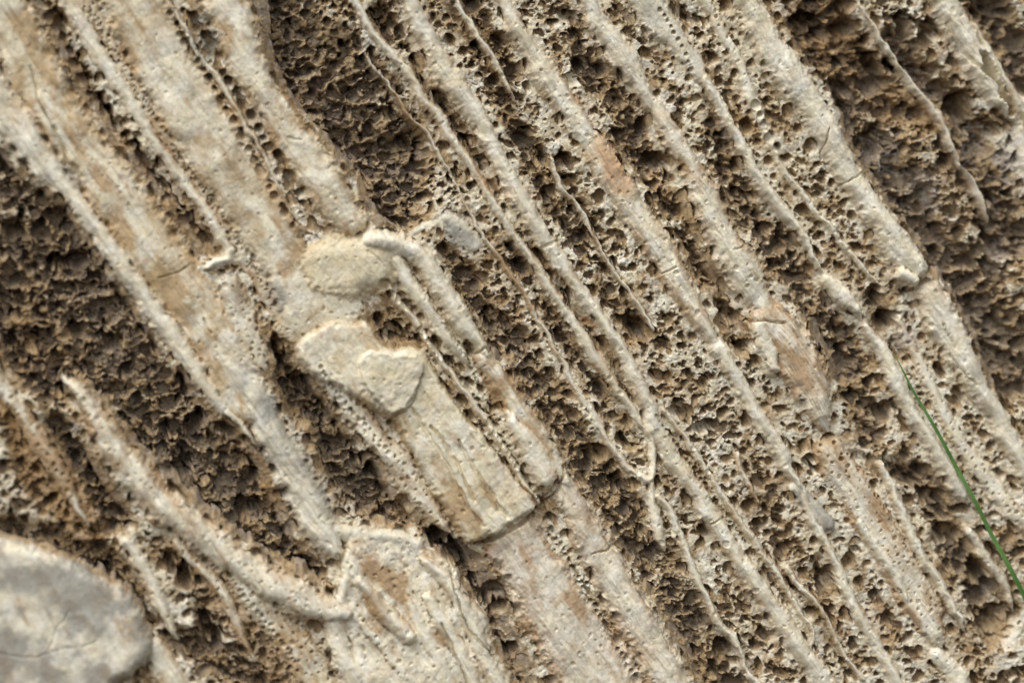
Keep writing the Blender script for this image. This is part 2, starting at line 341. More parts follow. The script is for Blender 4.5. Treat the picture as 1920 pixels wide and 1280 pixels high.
 dict(n='web_crest', l='ridge on the right border of the wide pitted band', p=[(1655, 870, 8), (1695, 960, 12), (1735, 1045, 12), (1775, 1120, 12), (1800, 1170, 8)], z=2, h=20, f=2, oc=.2),
 dict(n='web_crest', l='ridge inside the wide pitted band', p=[(1612, 980, 9), (1650, 1035, 13), (1685, 1090, 11), (1700, 1130, 7)], z=8, h=12, f=2, oc=.1),
 # upper right
 dict(bite=.6, n='slab', l='flat greenish grey slab strip at the top right of centre', p=[(1180, -50, 26), (1215, 10, 27), (1258, 60, 24), (1298, 115, 17), (1320, 145, 9)], z=2, h=13, f=4, oc=.08, gr=.25, st=.2),
 dict(n='vein', l='slim white vein with a thorn shaped head', p=[(1322, 145, 10), (1350, 190, 12), (1385, 262, 13), (1420, 325, 14), (1455, 375, 16), (1495, 430, 13), (1535, 490, 12)], z=2, h=19, f=2, oc=.08, st=.8),
 dict(n='vein', l='knotted cream piece before the dark slot', p=[(1550, 520, 14), (1575, 548, 22), (1605, 578, 12), (1614, 592, 8)], z=4, h=22, f=2.5, oc=.05, st=.4),
 dict(n='vein', l='cream vein the grass blade leans over', p=[(1625, 610, 12), (1655, 665, 19), (1690, 730, 20), (1722, 790, 17), (1760, 850, 20), (1795, 905, 18), (1815, 940, 6)], z=2, h=20, f=2.2, oc=.12, st=.6),
 dict(n='web_crest', l='beaded narrow crest left of the heaviest vein', p=[(1300, -30, 13), (1335, 20, 13), (1368, 85, 13), (1400, 150, 12), (1412, 190, 13), (1440, 250, 10), (1475, 315, 9), (1520, 380, 8), (1570, 440, 8), (1630, 510, 9)], z=0, h=13, f=2, oc=.15, por=.5, cal=.85),
 dict(n='vein', l='heaviest white vein falling through the upper right', p=[(1370, -60, 28), (1405, 10, 30), (1432, 70, 32), (1480, 135, 38), (1528, 205, 35), (1562, 265, 31), (1602, 335, 29), (1650, 410, 31), (1698, 478, 33), (1722, 508, 30)], z=4, h=29, f=2.4, oc=.08, st=.7, asy=.3),
 dict(n='knob', l='small white knob below the end of the heaviest vein', p=[(1690, 515, 15), (1708, 525, 15)], z=16, h=18, f=2.4, oc=.05, st=.2),
 dict(n='vein', l='pale vein from the knob to the right edge', p=[(1745, 548, 32), (1775, 610, 38), (1812, 672, 32), (1845, 735, 24), (1878, 795, 22), (1915, 860, 23), (1975, 960, 24)], z=2, h=23, f=2.6, oc=.12, gr=.08, st=.8),
 dict(n='porous_band', l='pale porous strip between grass blade and right edge', p=[(1690, 600, 10), (1735, 690, 14), (1775, 780, 16), (1820, 850, 20), (1870, 920, 20), (1930, 990, 20)], z=-2, h=13, f=2.4, oc=.2, por=.9, cal=.85),
 dict(n='web_crest', l='knife thin crest in the brown top right hollow', p=[(1600, -20, 5), (1635, 45, 8), (1662, 85, 7), (1690, 125, 6), (1725, 170, 10), (1762, 218, 12), (1785, 268, 9), (1805, 315, 5), (1840, 365, 9), (1855, 405, 7)], z=-12, h=25, f=2, oc=.3, cal=.7, pk=.2),
 dict(n='vein', l='split weathered vein in the top right corner', p=[(1735, -50, 22), (1772, 10, 25), (1808, 70, 25), (1838, 125, 27), (1868, 175, 22), (1902, 222, 8)], z=2, h=36, f=2.4, oc=.05, st=2.0, sc=1.0, bite=.3),
 dict(n='vein', l='brown outer splinter behind the split vein', p=[(1830, 50, 9), (1860, 110, 12), (1895, 165, 14), (1940, 240, 12)], z=-6, h=26, f=2, oc=.4, cal=.6, st=2),
 dict(n='crust', l='white mauve crust on the right edge', p=[(1915, 245, 14), (1925, 290, 22), (1940, 350, 16)], z=-4, h=20, f=2.4, oc=.02, pk=.3),
 # lower right webs
 dict(n='web_crest', l='forked strut joining two veins low in the centre', p=[(1200, 890, 10), (1222, 900, 9), (1226, 850, 9), (1220, 820, 12)], z=-2, h=17, f=2, oc=.05),
 dict(n='web_crest', l='upright strut with a splayed white foot', p=[(1222, 895, 10), (1228, 940, 9), (1236, 985, 16), (1245, 1020, 12)], z=-4, h=14, f=2, oc=.08),
 dict(n='web_crest', l='thin crooked crest ending above the bottom slot', p=[(1235, 930, 8), (1275, 985, 9), (1290, 1045, 9), (1325, 1110, 9), (1350, 1165, 11), (1378, 1192, 13), (1395, 1225, 6), (1402, 1258, 5), (1430, 1300, 12)], z=-4, h=18, f=2, oc=.15),
 dict(n='web_crest', l='short hair crest inside the lower right pits', p=[(1385, 850, 6), (1400, 895, 6), (1425, 945, 5)], z=-4, h=13, f=2, oc=.4, cal=.7),
 dict(n='web_crest', l='lower right hair crest reaching towards the bottom edge', p=[(1480, 1065, 9), (1505, 1100, 6), (1545, 1155, 5), (1580, 1215, 5), (1620, 1275, 5)], z=-4, h=14, f=2, oc=.25, cal=.8),
 dict(n='web_crest', l='dusty crest beside the foot of the grass blade', p=[(1820, 995, 12), (1850, 1040, 14), (1880, 1085, 14), (1900, 1130, 10)], z=-8, h=16, f=2, oc=.3, cal=.55),
 dict(n='web_crest', l='pale rib in the bottom right corner', p=[(1760, 1230, 20), (1790, 1260, 28), (1810, 1320, 30)], z=-8, h=24, f=2.4, oc=.3, cal=.7, por=.3),
 dict(n='crust', l='white crumbs on the right edge near the bottom', p=[(1930, 1160, 22), (1900, 1215, 24), (1860, 1240, 12)], z=-14, h=17, f=2, oc=.3, por=.6, cal=.6),
 dict(n='bridge', l='pale star shaped bridge right of the rounded cap', p=[(770, 440, 7), (800, 420, 9), (835, 408, 17), (865, 425, 26), (890, 455, 26)], z=-6, h=10, f=2.4, oc=.05, gr=.45, st=.5),
 dict(n='web_crest', l='pointed spur rising from the star shaped bridge', p=[(828, 425, 6), (822, 395, 7), (812, 372, 3)], z=-6, h=11, f=2, oc=.2),
 # sculpted ribs on the bottom plate
 dict(bite=.2, n='tongue', l='rounded cream tongue on the stained plate', p=[(668, 1085, 10), (700, 1125, 17), (738, 1165, 22), (766, 1196, 21)], z=13, h=20, f=2.2, oc=.3, st=.4),
 dict(bite=.3, n='rim', l='bright white rim along the left edge of the stained plate', p=[(640, 1128, 12), (645, 1085, 12), (647, 1050, 8), (650, 1030, 5)], z=10, h=9, f=2, oc=.0, st=.8),
 dict(bite=.5, n='rib', l='outer streaked rib on the right side of the stained plate', p=[(795, 1052, 12), (838, 1092, 20), (872, 1150, 22), (908, 1225, 24), (950, 1320, 26)], z=10, h=22, f=2.2, oc=.15, st=1.8),
 dict(bite=.5, n='rib', l='inner streaked rib of the stained plate', p=[(800, 1120, 14), (838, 1180, 20), (870, 1240, 22), (900, 1320, 24)], z=10, h=17, f=2.2, oc=.15, st=1.6),
 dict(bite=.8, n='rib', l='lower pitted rib of the stained plate', p=[(680, 1170, 12), (725, 1225, 16), (770, 1280, 18), (800, 1330, 18)], z=8, h=14, f=2.2, oc=.3, st=1., por=.6),
 dict(bite=.3, n='rib', l='flat pale rib between the tongue and the inner streaked rib', p=[(760, 1120, 8), (790, 1180, 18), (825, 1240, 20), (850, 1310, 20)], z=8, h=13, f=3, oc=.05, st=.6),
]

PLATES = [
 dict(bite=.15, n='block', l='raised rectangular block with a sharp broken lower end', poly=[(556, 655), (575, 622), (620, 600), (690, 606), (716, 642), (745, 652), (790, 655), (835, 728), (885, 795), (940, 862), (1002, 944), (975, 972), (925, 1000), (872, 1018), (840, 965), (800, 905), (765, 850), (740, 790), (700, 770), (640, 735), (590, 712)], z=8, h=24, bev=13, oc=.38, yl=.45, st=1.1, sm=.7),
 dict(bite=.15, n='plate', l='cream shield shaped plate on top of the raised block', poly=[(672, 668), (690, 655), (740, 662), (778, 664), (788, 690), (780, 725), (762, 755), (735, 778), (715, 765), (678, 722)], z=24, h=19, bev=7, oc=.06, yl=.35, st=.1),
 dict(bite=.15, n='plate', l='jagged stained plate at the bottom centre left', sm=1.2, poly=[(640, 1040), (652, 1004), (700, 1000), (770, 1010), (812, 1035), (842, 1050), (872, 1095), (900, 1140), (925, 1190), (955, 1260), (975, 1340), (700, 1340), (672, 1260), (648, 1190), (622, 1140), (612, 1120), (634, 1100)], z=0, h=15, bev=18, oc=.35, st=1.8, por=.25),
 dict(bite=0, n='stone', l='smooth grey rounded stone in the bottom left corner', poly=[(-120, 990), (0, 1006), (60, 1016), (130, 1048), (212, 1090), (254, 1130), (280, 1178), (284, 1225), (252, 1268), (218, 1292), (150, 1420), (-120, 1420)], z=2, h=34, bev=28, cal=.75, oc=.4, gr=.85, st=.1, sm=.25, por=0),
]

shallow = 1 - .34 * sstep(820, 1000, X) * (1 - .55 * sstep(1560, 1720, X - .25 * Y + 100)) - .34
base = np.where(base < -6, -6 + (base + 6) * shallow, base)
# how close the nearest vein is: the bed stands higher and is crusted lighter along the veins
prox = np.zeros_like(X)
for d in VEINS:
    P_ = smooth_line(d['p'], 3)
    w_, u, ww, sd = stroke(d['p'], 3.2, scale=.84, n=3)
    big_ = np.clip(ww / 14, .45, 1)
    prox[w_] = np.maximum(prox[w_], big_ * (1 - sstep(0, 30, (u - .9) * ww)))
prox = prox * np.clip(1.1 + .9 * fbm(X / 30, Y / 30, 8, 3), .2, 1.2)
# honeycomb: nested ragged cells with thin walls, floors at uneven depth
qx = X + 6 * fbm(X / 17, Y / 17, 4, 4, .62); qy = Y + 6 * fbm(X / 17, Y / 17, 9, 4, .62)
e1, e2, eid = worley((qx + 14 * fbm(X / 60, Y / 60, 3, 2)) / 56, (qy + 14 * fbm(X / 60, Y / 60, 7, 2)) / 44, 3)
f1, f2, cid = worley(qx / 30, qy / 24, 1)
g1, g2, gid = worley(qx / 14.5, qy / 12, 6)
k1, k2, kid = worley((X + 2 * fbm(X / 5, Y / 5, 3, 2)) / 7.2, (Y + 2 * fbm(X / 5, Y / 5, 12, 2)) / 6.2, 10)
w0 = 1 - sstep(.03, .38, e2 - e1); w1 = 1 - sstep(.04, .40, f2 - f1); w2 = 1 - sstep(.03, .40, g2 - g1); w3 = 1 - sstep(.04, .5, k2 - k1)
o0 = sstep(.35, .75, eid); o1 = sstep(.35, .7, cid); o2 = sstep(.35, .7, gid); o3 = sstep(.3, .6, kid)
patchy = fbm(X / 70, Y / 70, 12, 3)
rag = np.clip(.75 + 1.1 * fbm(X / 26, Y / 26, 13, 3), .05, 1.35)
cr = np.clip(crumb + .55 * patchy - .35 * prox, 0, 1.6)
big = fbm(X / 52, Y / 42, 11, 4, .6)
lace = fbm(X / 30, Y / 26, 15, 5, .6); lace2 = fbm(X / 13, Y / 12, 6, 4, .6)
# a light crust, eaten through where the rock is weak: its holes have crisp ragged rims and clay floors
weak = np.clip(cr, 0, 1.6)
F1 = .50 * w1 + .30 * w0 + .95 * lace + .45 * lace2 + .50 * prox - .55 * o1 * (1 - w1)
T1 = -.56 + .60 * weak + .22 * clay
crust1 = sstep(-.075, .075, F1 - T1)
F2 = .55 * w2 + 1.0 * lace2 + .35 * lace + .25 * prox - .45 * o2 * (1 - w2)
T2 = -.52 + .48 * weak
crust2 = sstep(-.10, .10, F2 - T2)
crust3 = 1 - o3 * (1 - w3) * np.clip(.35 + .5 * weak, 0, 1)
deep1 = 13 + 7 * sstep(.3, 1.1, weak) + 5 * (cid - .5)
fine = fbm(X / 7, Y / 7, 12, 4, .6)
floor_rough = 5 * fbm(X / 16, Y / 13, 8, 4, .6) + 2.5 * np.abs(fine) * 2
hollow = deep1 * (1 - crust1) + 6.5 * (1 - crust2) * (.35 + .65 * crust1) + 2.4 * (1 - crust3)
F0 = .75 * w0 + .9 * lace + .5 * fbm(X / 58, Y / 50, 1, 3) - .5 * o0 * (1 - w0) + .8 * prox
crust0 = sstep(-.11, .11, F0 + .18 - .30 * np.clip(weak - .9, 0, .7))
cave = (1 - crust0) * sstep(.75, 1.15, weak)
hollow = hollow + 14 * cave
wallness = np.clip((1 - .7 * cave) * crust1 * (.55 + .45 * crust2), 0, 1)
rough = 9 * big + 3.2 * lace
bed = (base * (1 - .15 * prox) + 3 + rough * (.35 + .55 * np.clip(crumb, 0, 1.3)) + floor_rough * (1 - crust1) * np.clip(weak, .4, 1.2)
       + 2.0 * fine * crust1 - hollow)
smoothbed = base * (1 - .15 * prox) - 3
bed += far * (14 * fbm(V / 34, U / 260, 3, 3) * 2 + 6)

R = np.full_like(X, -200.0); owner = np.full(X.shape, -1, np.int16); inner = np.zeros_like(X)
cal = np.zeros_like(X); vgr = np.zeros_like(X); voc = np.zeros_like(X); vyl = np.zeros_like(X); vpk = np.zeros_like(X); vpor = np.zeros_like(X); vbite = np.zeros_like(X)
striae = .9 * fbm(V / 8.5 + .8 * fbm(X / 40, Y / 40, 3, 2), U / 95, 7, 3) + .6 * fbm(V / 14, U / 160, 10, 2)
lumps = fbm(X / 34, Y / 34, 13, 4, .55)
slow = fbm(X / 80, Y / 80, 14, 2)
PARTS = []
blotch = fbm(X / 45, Y / 45, 2, 4, .6); blotch2 = fbm(V / 22, U / 70, 5, 4, .6); blotch3 = fbm(X / 20, Y / 20, 9, 4, .6)

nib = fbm(X / 9, Y / 9, 4, 3)
longl = fbm(V / 13, U / 70, 11, 3)
broad = fbm(V / 30, U / 140, 8, 3)
def lay(w_, zr, d, cover):
    k = len(PARTS); PARTS.append(d)
    cur = R[w_]; o = owner[w_]
    win = (zr > cur) & (cover > 0)
    R[w_] = np.where(cover > -.6, smax(zr, cur, 3.0), cur)
    o[win] = k
    for arr, key, dv in ((cal, 'cal', 1.), (vgr, 'gr', 0.), (voc, 'oc', .2), (vyl, 'yl', 0.), (vpk, 'pk', 0.), (vpor, 'por', .06), (vbite, 'bite', 1.)):
        a = arr[w_]; a[win] = d.get(key, dv)
    inn = inner[w_]; inn[win] = np.clip(cover, 0, 1)[win]

for d in VEINS:                      # free ends of the slender veins run out to a point
    if d['n'] in ('web_crest', 'vein', 'porous_band', 'rib') and len(d['p']) > 3:
        q = d['p'][-1]; p_ = d['p'][-2]
        if q[1] < 1275 and q[0] < 1915:
            d['p'] = d['p'][:-1] + [(q[0], q[1], q[2] * .6), (q[0] + (q[0] - p_[0]) * .35, q[1] + (q[1] - p_[1]) * .35, max(q[2] * .18, 1.2))]
for d in VEINS:
    w_, u, ww, sd = stroke(d['p'], 1.9, scale=d.get('sc', 1.04 if d['n'] == 'slab' else (.90 if d['p'][0][0] < 640 else .82)))
    u = u + (.30 * blotch3[w_] + .16 * nib[w_] * np.clip(18 / ww, .4, 1.6)) * sstep(.45, 1.0, u) * (1 - sstep(1.1, 1.5, u))
    asy = d.get('asy', 0)                                 # the crest sits off centre, the other side falls away slowly
    uu = np.clip(u * (1 + .0 * sd), 0, 3)
    prof = np.where(uu < 1, (1 - np.clip(uu, 0, 1) ** d['f']), -(uu - 1) * 2.0)
    prof = prof - asy * np.clip(-sd, -1, 1.5) * .45 * np.clip(uu, 0, 1)
    small = np.clip(ww / 26, .25, 1)
    zr = d['z'] + d['h'] * (.86 * prof + .12) * np.clip(ww / (.45 * max(q_[2] for q_ in d['p']) * .85), .25, 1) + small * (2.4 * d.get('st', 1) * striae[w_] + 2.6 * lumps[w_] + 3.5 * longl[w_] + 4.5 * broad[w_] + 5 * slow[w_])
    lay(w_, zr, d, 1.12 - u)
for d in PLATES:
    w_, s = poly_sd(d['poly'])
    s = s + 3.5 * blotch3[w_] + 2.5 * nib[w_] + 3 * blotch[w_]
    t = np.clip(s / d['bev'], -2, 1)
    prof = np.where(t > 0, 1 - (1 - t) ** 2.4, t * 1.3)
    zr = d['z'] + d['h'] * prof + 2.0 * d.get('st', 1) * striae[w_] + d.get('sm', 1) * (4.5 * lumps[w_] + 5 * slow[w_] + 3 * broad[w_])
    lay(w_, zr, d, .12 + s / 10)

# ------------------------------------------------------------------ pores and pits
pits = np.zeros_like(X)
spores = np.zeros_like(X)
def stamp(F, x, y, rx, ry, ang, dep, rag=.25):
    m = max(rx, ry) * 1.5
    w_ = window(x - m, x + m, y - m, y + m)
    dx = X[w_] - x; dy = Y[w_] - y
    c, s = math.cos(ang), math.sin(ang)
    a = (dx * c + dy * s) / rx; b = (-dx * s + dy * c) / ry
    r = np.hypot(a, b) * (1 + rag * blotch3[w_] * 1.4)
    p = 1 - sstep(.70, 1.03, r)
    F[w_] = np.maximum(F[w_], dep * p * (1 - .18 * np.clip(r, 0, 1)))

R2 = np.random.default_rng(21)
def sample(F, x, y):
    i = np.clip(np.searchsorted(GX, x), 0, len(GX) - 1); j = np.clip(np.searchsorted(GY, y), 0, len(GY) - 1)
    return F[j, i]
# random pores through the bed, fewer and larger first, kept apart
taken = np.zeros((400, 560), np.float32)
def scatter(n, rmin, rmax, F, dens, depk, gap=1.25):
    xs = R2.uniform(-200, 2120, n); ys = R2.uniform(-200, 1480, n)
    for x, y in zip(xs, ys):
        if R2.random() > sample(dens, x, y): continue
        r = rmin + (rmax - rmin) * R2.random() ** 1.6
        r *= float(sample(psize, x, y))
        gi, gj, gr = int((x + 220) / 4.3), int((y + 220) / 4.3), max(1, int(r * gap / 4.3 + .5))
        blk = taken[max(gj - gr, 0):gj + gr + 1, max(gi - gr, 0):gi + gr + 1]
        if blk.size == 0 or blk.sum() > blk.size * .12: continue
        blk[:] = 1
        e = R2.uniform(.72, 1.35); a = TH + 1.57 + R2.normal(0, .5) if R2.random() < .6 else R2.uniform(0, 3.14)
        stamp(F, x, y, r * e, r / e, a, min(r * depk * 2.1 * R2.uniform(.6, 1.25), 34), .5)
poro2 = np.clip(poro + .45 * prox, 0, 1.2)
scatter(9000, 8, 16, pits, np.clip(poro2 * .6, 0, 1), 1.15)
scatter(36000, 4.5, 8.5, pits, np.clip(poro2 * .9, 0, 1), 1.1)
scatter(40000, 2.4, 4.8, pits, np.clip(poro2 * .85, 0, 1), 1.6)
taken[:] = 0
scatter(60000, 1.8, 4.2, spores, np.clip(vpor * .9, 0, 1), 1.5)
scatter(6000, 4.5, 8, spores, np.clip((vpor - .5) * 1.0, 0, 1), 1.2)

def row(pts, spacing, r, dep, jit=.25, F=None, stretch=1.1):
    F = pits if F is None else F
    P = smooth_line([(a, b, 0) for a, b in pts], 8)
    seg = np.hypot(*(P[1:, :2] - P[:-1, :2]).T); L = np.concatenate([[0], np.cumsum(seg)]); s = 0
    while s < L[-1]:
        x = np.interp(s, L, P[:, 0]); y = np.interp(s, L, P[:, 1])
        rr = r * R2.uniform(.65, 1.25)
        stamp(F, x + R2.normal(0, jit * r), y + R2.normal(0, jit * r), rr * stretch, rr, TH + R2.normal(0, .5), dep * R2.uniform(.7, 1.2), .3)
        s += spacing * R2.uniform(.75, 1.3)
# pit rows (cut through bed and veins alike)
cut = np.zeros_like(X); hol = np.zeros_like(X)
for args in (([(318, 25), (350, 85), (395, 150), (425, 205), (455, 255), (490, 325), (530, 390), (560, 440)], 19, 8, 22),
             ([(345, 20), (385, 70), (425, 145), (455, 195), (485, 230), (515, 290), (545, 335), (580, 395)], 21, 10.5, 26),
             ([(95, 30), (130, 85), (150, 125), (175, 180), (205, 215), (235, 240), (255, 290)], 24, 12, 26),
             ([(240, 230), (270, 300), (300, 350), (350, 410), (395, 455)], 20, 11, 24),
             ([(762, 492), (790, 540), (820, 590), (850, 640), (866, 665)], 5, 3.4, 9),
             ([(720, 535), (745, 560), (772, 580), (800, 600)], 18, 9, 20),
             ([(790, 615), (815, 650), (850, 690), (880, 725)], 12, 6.5, 18),
             ([(795, 665), (830, 715), (870, 768), (920, 835), (965, 895)], 8, 3.6, 14),
             ([(872, 715), (905, 765), (935, 815), (962, 860), (985, 893), (1000, 915)], 10, 6, 22),
             ([(1030, 975), (1045, 1010), (1075, 1060), (1105, 1115), (1135, 1170), (1165, 1225), (1195, 1285)], 10, 5.2, 17),
             ([(1020, 955), (1040, 980)], 10, 8, 16),
             ([(1228, 780), (1275, 840), (1330, 915), (1390, 1000), (1450, 1080)], 11, 3.5, 10),
             ([(1240, 20), (1265, 60), (1285, 100), (1300, 140)], 13, 4.5, 12),
             ([(1290, 15), (1330, 95), (1350, 140), (1390, 200)], 16, 6, 14),
             ([(1345, 170), (1390, 245), (1425, 310), (1470, 375), (1520, 430)], 13, 4.2, 11),
             ([(1420, 195), (1440, 245), (1470, 300), (1500, 340)], 24, 9, 20),
             ([(600, 690), (640, 750), (690, 800), (730, 850)], 12, 4, 10),
             ([(470, 545), (490, 590), (510, 610), (520, 640)], 10, 4.5, 10),
             ([(430, 1080), (470, 1130), (520, 1190), (560, 1250)], 11, 4, 11),
             ([(340, 1010), (370, 1030), (420, 1080)], 11, 4, 10),
             ([(860, 640), (880, 680), (905, 735), (925, 770)], 6, 3, 8),
             ([(160, 0), (200, 75), (245, 140), (290, 215), (345, 305), (400, 380), (450, 455), (500, 545)], 5, 2.8, 6, 1.2)):
    row(*args, F=cut)
# individually placed hollows: x, y, rx, ry, degrees, depth
for x, y, rx, ry, a, dp in [(105, 488, 17, 24, 80, 60), (1030, 520, 14, 12, 40, 26), (1012, 482, 22, 12, 40, 30), (1195, 605, 26, 22, 20, 34), (932, 600, 30, 22, 20, 30),
        (1700, 40, 14, 18, 40, 30), (1525, 35, 32, 18, 10, 55), (1535, 68, 20, 9, -20, 40), (1590, 45, 22, 20, 0, 40), (1650, 120, 24, 12, 20, 48), (1585, 200, 24, 20, 20, 36),
        (1645, 268, 26, 34, 20, 46), (1690, 120, 30, 20, 10, 46), (1745, 60, 30, 26, 20, 46), (1810, 200, 26, 30, 20, 50), (1850, 250, 34, 24, 20, 50), (1315, 35, 9, 16, 100, 30),
        (1240, 300, 26, 20, 20, 38), (1290, 35, 10, 14, 90, 24), (1275, 770, 22, 20, 0, 34), (1372, 590, 18, 24, 100, 42), (1400, 650, 18, 14, 20, 36), (1325, 800, 32, 15, -25, 38),
        (1520, 862, 17, 12, -10, 42), (1535, 880, 9, 7, 0, 50), (1660, 775, 22, 18, 30, 36), (1690, 760, 16, 22, 100, 34), (1648, 560, 16, 7, -45, 60), (1665, 600, 20, 22, 30, 36),
        (1370, 1215, 34, 22, -30, 60), (1330, 995, 16, 12, 40, 34), (1430, 985, 13, 10, 30, 34), (1555, 1090, 24, 22, 0, 34), (1648, 1115, 9, 9, 0, 26), (1605, 1200, 12, 10, 20, 34),
        (1560, 1145, 12, 8, 0, 30), (1840, 1070, 24, 20, 30, 55), (1870, 1160, 26, 30, 20, 40), (1750, 930, 26, 16, 0, 34), (1790, 1000, 26, 18, 10, 36), (1810, 860, 13, 12, 0, 34),
        (1865, 920, 12, 10, 0, 26), (1720, 900, 18, 9, 20, 26), (1800, 750, 16, 13, 0, 30), (1870, 890, 14, 12, 30, 34), (1625, 990, 13, 8, 100, 20), (1610, 1030, 10, 8, 0, 18),
        (1660, 1045, 8, 14, 60, 18), (1565, 950, 8, 8, 0, 18), (745, 625, 26, 22, 20, 40), (790, 635, 16, 12, 30, 26), (515, 650, 18, 20, 20, 40), (560, 712, 22, 16, 60, 40),
        (825, 1005, 28, 22, 10, 36), (860, 1035, 30, 24, 20, 36), (890, 1050, 14, 20, 100, 36), (930, 1110, 26, 30, 60, 44), (940, 1140, 12, 20, 80, 56), (965, 1215, 16, 15, 0, 40), (830, 1240, 10, 14, 70, 24),
        (680, 1165, 10, 9, 0, 18), (715, 1215, 13, 13, 0, 26), (755, 1275, 22, 14, 20, 40), (345, 1085, 24, 18, 60, 50), (320, 1045, 14, 16, 20, 34), (245, 985, 12, 8, 0, 18),
        (265, 912, 10, 8, 0, 18), (300, 965, 12, 7, 0, 12), (405, 1190, 24, 20, 20, 44), (235, 870, 10, 12, 0, 16), (975, 500, 12, 16, 60, 26), (905, 300, 14, 10, 0, 30), (1010, 290, 22, 18, 0, 34),
        (1060, 300, 18, 16, 0, 34), (730, 40, 20, 22, 0, 26), (1070, 30, 14, 24, 100, 34), (1075, 150, 20, 16, 0, 26), (870, 262, 14, 16, 80, 30), (830, 185, 18, 16, 0, 34), (1165, 600, 14, 12, 0, 24),
        (880, 660, 16, 7, 40, 22), (1010, 880, 24, 12, 50, 0), (60, 640, 20, 22, 0, 30), (20, 640, 16, 20, 0, 34), (300, 600, 26, 14, -10, 36), (210, 640, 22, 18, 10, 36), (370, 790, 20, 30, 40, 50), (430, 800, 26, 20, 0, 50),
        (330, 880, 40, 20, -20, 60), (60, 500, 20, 16, 0, 30), (180, 520, 20, 14, 0, 30), (25, 430, 24, 16, 0, 36), (140, 620, 30, 16, -20, 40), (470, 955, 40, 18, -20, 40),
        (550, 920, 30, 14, -10, 36), (120, 80, 0.1, .1, 0, 0), (1120, 850, 22, 18, 0, 34), (1090, 900, 26, 12, -20, 26), (700, 850, 30, 14, -10, 36), (760, 940, 22, 18, 0, 26)]:
    if dp: stamp(hol, x, y, rx, ry, math.radians(a), dp, .45)

crease = np.zeros_like(X)
def crack(pts, wd, dp):
    w_, u, ww, sd = stroke([(a, b, wd) for a, b in pts], 2.0)
    u = u * (1 + .7 * blotch3[w_])
    crease[w_] = np.maximum(crease[w_], dp * (1 - sstep(.3, 1.1, u)))
crack([(870, 668), (885, 664), (905, 652), (916, 660)], 2.4, 12)
crack([(868, 1022), (905, 1016), (950, 992), (975, 978), (1004, 950)], 4.0, 18)
crack([(1052, 872), (1050, 905), (1030, 932), (1005, 935)], 2.8, 12)
crack([(786, 700), (776, 735), (762, 762), (735, 782)], 2.2, 8)
crack([(1838, 108), (1850, 135), (1872, 165), (1900, 212)], 8, 50)
crack([(765, 760), (800, 815), (835, 870), (870, 935), (900, 985)], 4, 7)
crack([(1228, 520), (1262, 500)], 1.8, 6)
crack([(1580, 345), (1618, 322)], 1.8, 6)
crack([(1005, 470), (1050, 452)], 1.8, 6)
crack([(1372, 470), (1410, 452)], 1.6, 5)
crack([(1320, 990), (1352, 972)], 1.6, 6)
crack([(300, 520), (352, 498)], 2, 6)
crack([(1110, 1040), (1160, 1020)], 2, 6)
crack([(1775, 45), (1805, 100), (1835, 130)], 2.6, 10)
crack([(60, 120), (72, 190), (100, 235)], 2.0, 6)
crack([(100, 235), (125, 290), (150, 330)], 4.5, 10)
crack([(1722, 535), (1738, 522)], 3, 14)
crack([(1404, 606), (1440, 604), (1470, 612)], 2.4, 10)
crack([(-20, 1218), (40, 1228), (85, 1224), (105, 1180), (125, 1145)], 1.8, 2.2)
crack([(85, 1226), (150, 1208), (180, 1195)], 1.6, 2.0)
crack([(840, 1050), (850, 1100), (865, 1150), (880, 1180), (910, 1210), (925, 1225)], 2.6, 10)
crack([(825, 1165), (850, 1220), (870, 1260), (880, 1290)], 2.4, 9)
crack([(945, 860), (960, 880)], 2, 6)
crack([(805, 800), (830, 830), (860, 880), (890, 935)], 4, 8)
crack([(855, 830), (890, 880), (920, 925), (945, 965)], 4, 8)
crack([(690, 470), (720, 500)], 2, 3)
crack([(1545, 300), (1552, 240)], 1.6, 6)
crack([(1080, 900), (1130, 1000), (1200, 1110), (1260, 1230)], 1.6, 4)
crack([(1000, 320), (985, 262)], 1.2, 3)
crack([(1780, 660), (1800, 690), (1830, 720)], 1.8, 7)
crack([(1770, 610), (1790, 650)], 1.6, 5)
crack([(380, 595), (395, 625)], 3, 7)
crack([(470, 820), (490, 850)], 2.4, 6)
crack([(540, 260), (565, 262)], 2, 4)

# ------------------------------------------------------------------ put the relief together
bedH = bed - pits * 1.0
inr = inner
vein_surface = R + 2 - spores * np.clip(.25 + vpor, 0, 1.2) - vbite * pits * .9 * (1 - sstep(.10, .42, inr + .15 * nib)) - vbite * 9 * (1 - crust2) * (1 - sstep(.05, .3, inr + .15 * nib))
H = smax(bedH, vein_surface, 3.0)
isv = (owner >= 0) & (R > smoothbed - 8) & (R > bed - 3)
own = np.where(isv, owner, -1)
cutr = np.maximum(cut * np.where(isv, .9, 1.0), hol * np.where(isv, np.clip(.9 - 1.6 * inner, 0, .9) * .5 + .0, 1.0))
H = H - cutr - crease
H += .9 * fbm(X / 4.5, Y / 4.5, 6, 2) * np.where(isv, .55, 1.3)
H = np.maximum(H, -125)

# pores hollow out upwards into the rock, so their upper lips overhang
dug = np.clip(pits * (~isv) + cutr + .22 * hollow * (~isv) + .8 * vbite * pits * isv * (1 - sstep(.10, .42, inr + .15 * nib)), 0, 45)
lift = (dug * .45 + np.clip(rough * crumb * .0, 0, 0))
Yd = Y - lift
Xd = X - lift * .08
# broken lips of the crumbly bed lean over as well
over = np.where(isv, 0, 1) * (1 - far) * crumb
Yd = Yd + over * 2.4 * fbm(X / 11, Y / 9, 15, 2)
Xd = Xd + over * 2.4 * fbm(X / 11, Y / 9, 10, 2)

P = wall(Xd, Yd, H)
ny, nx = X.shape

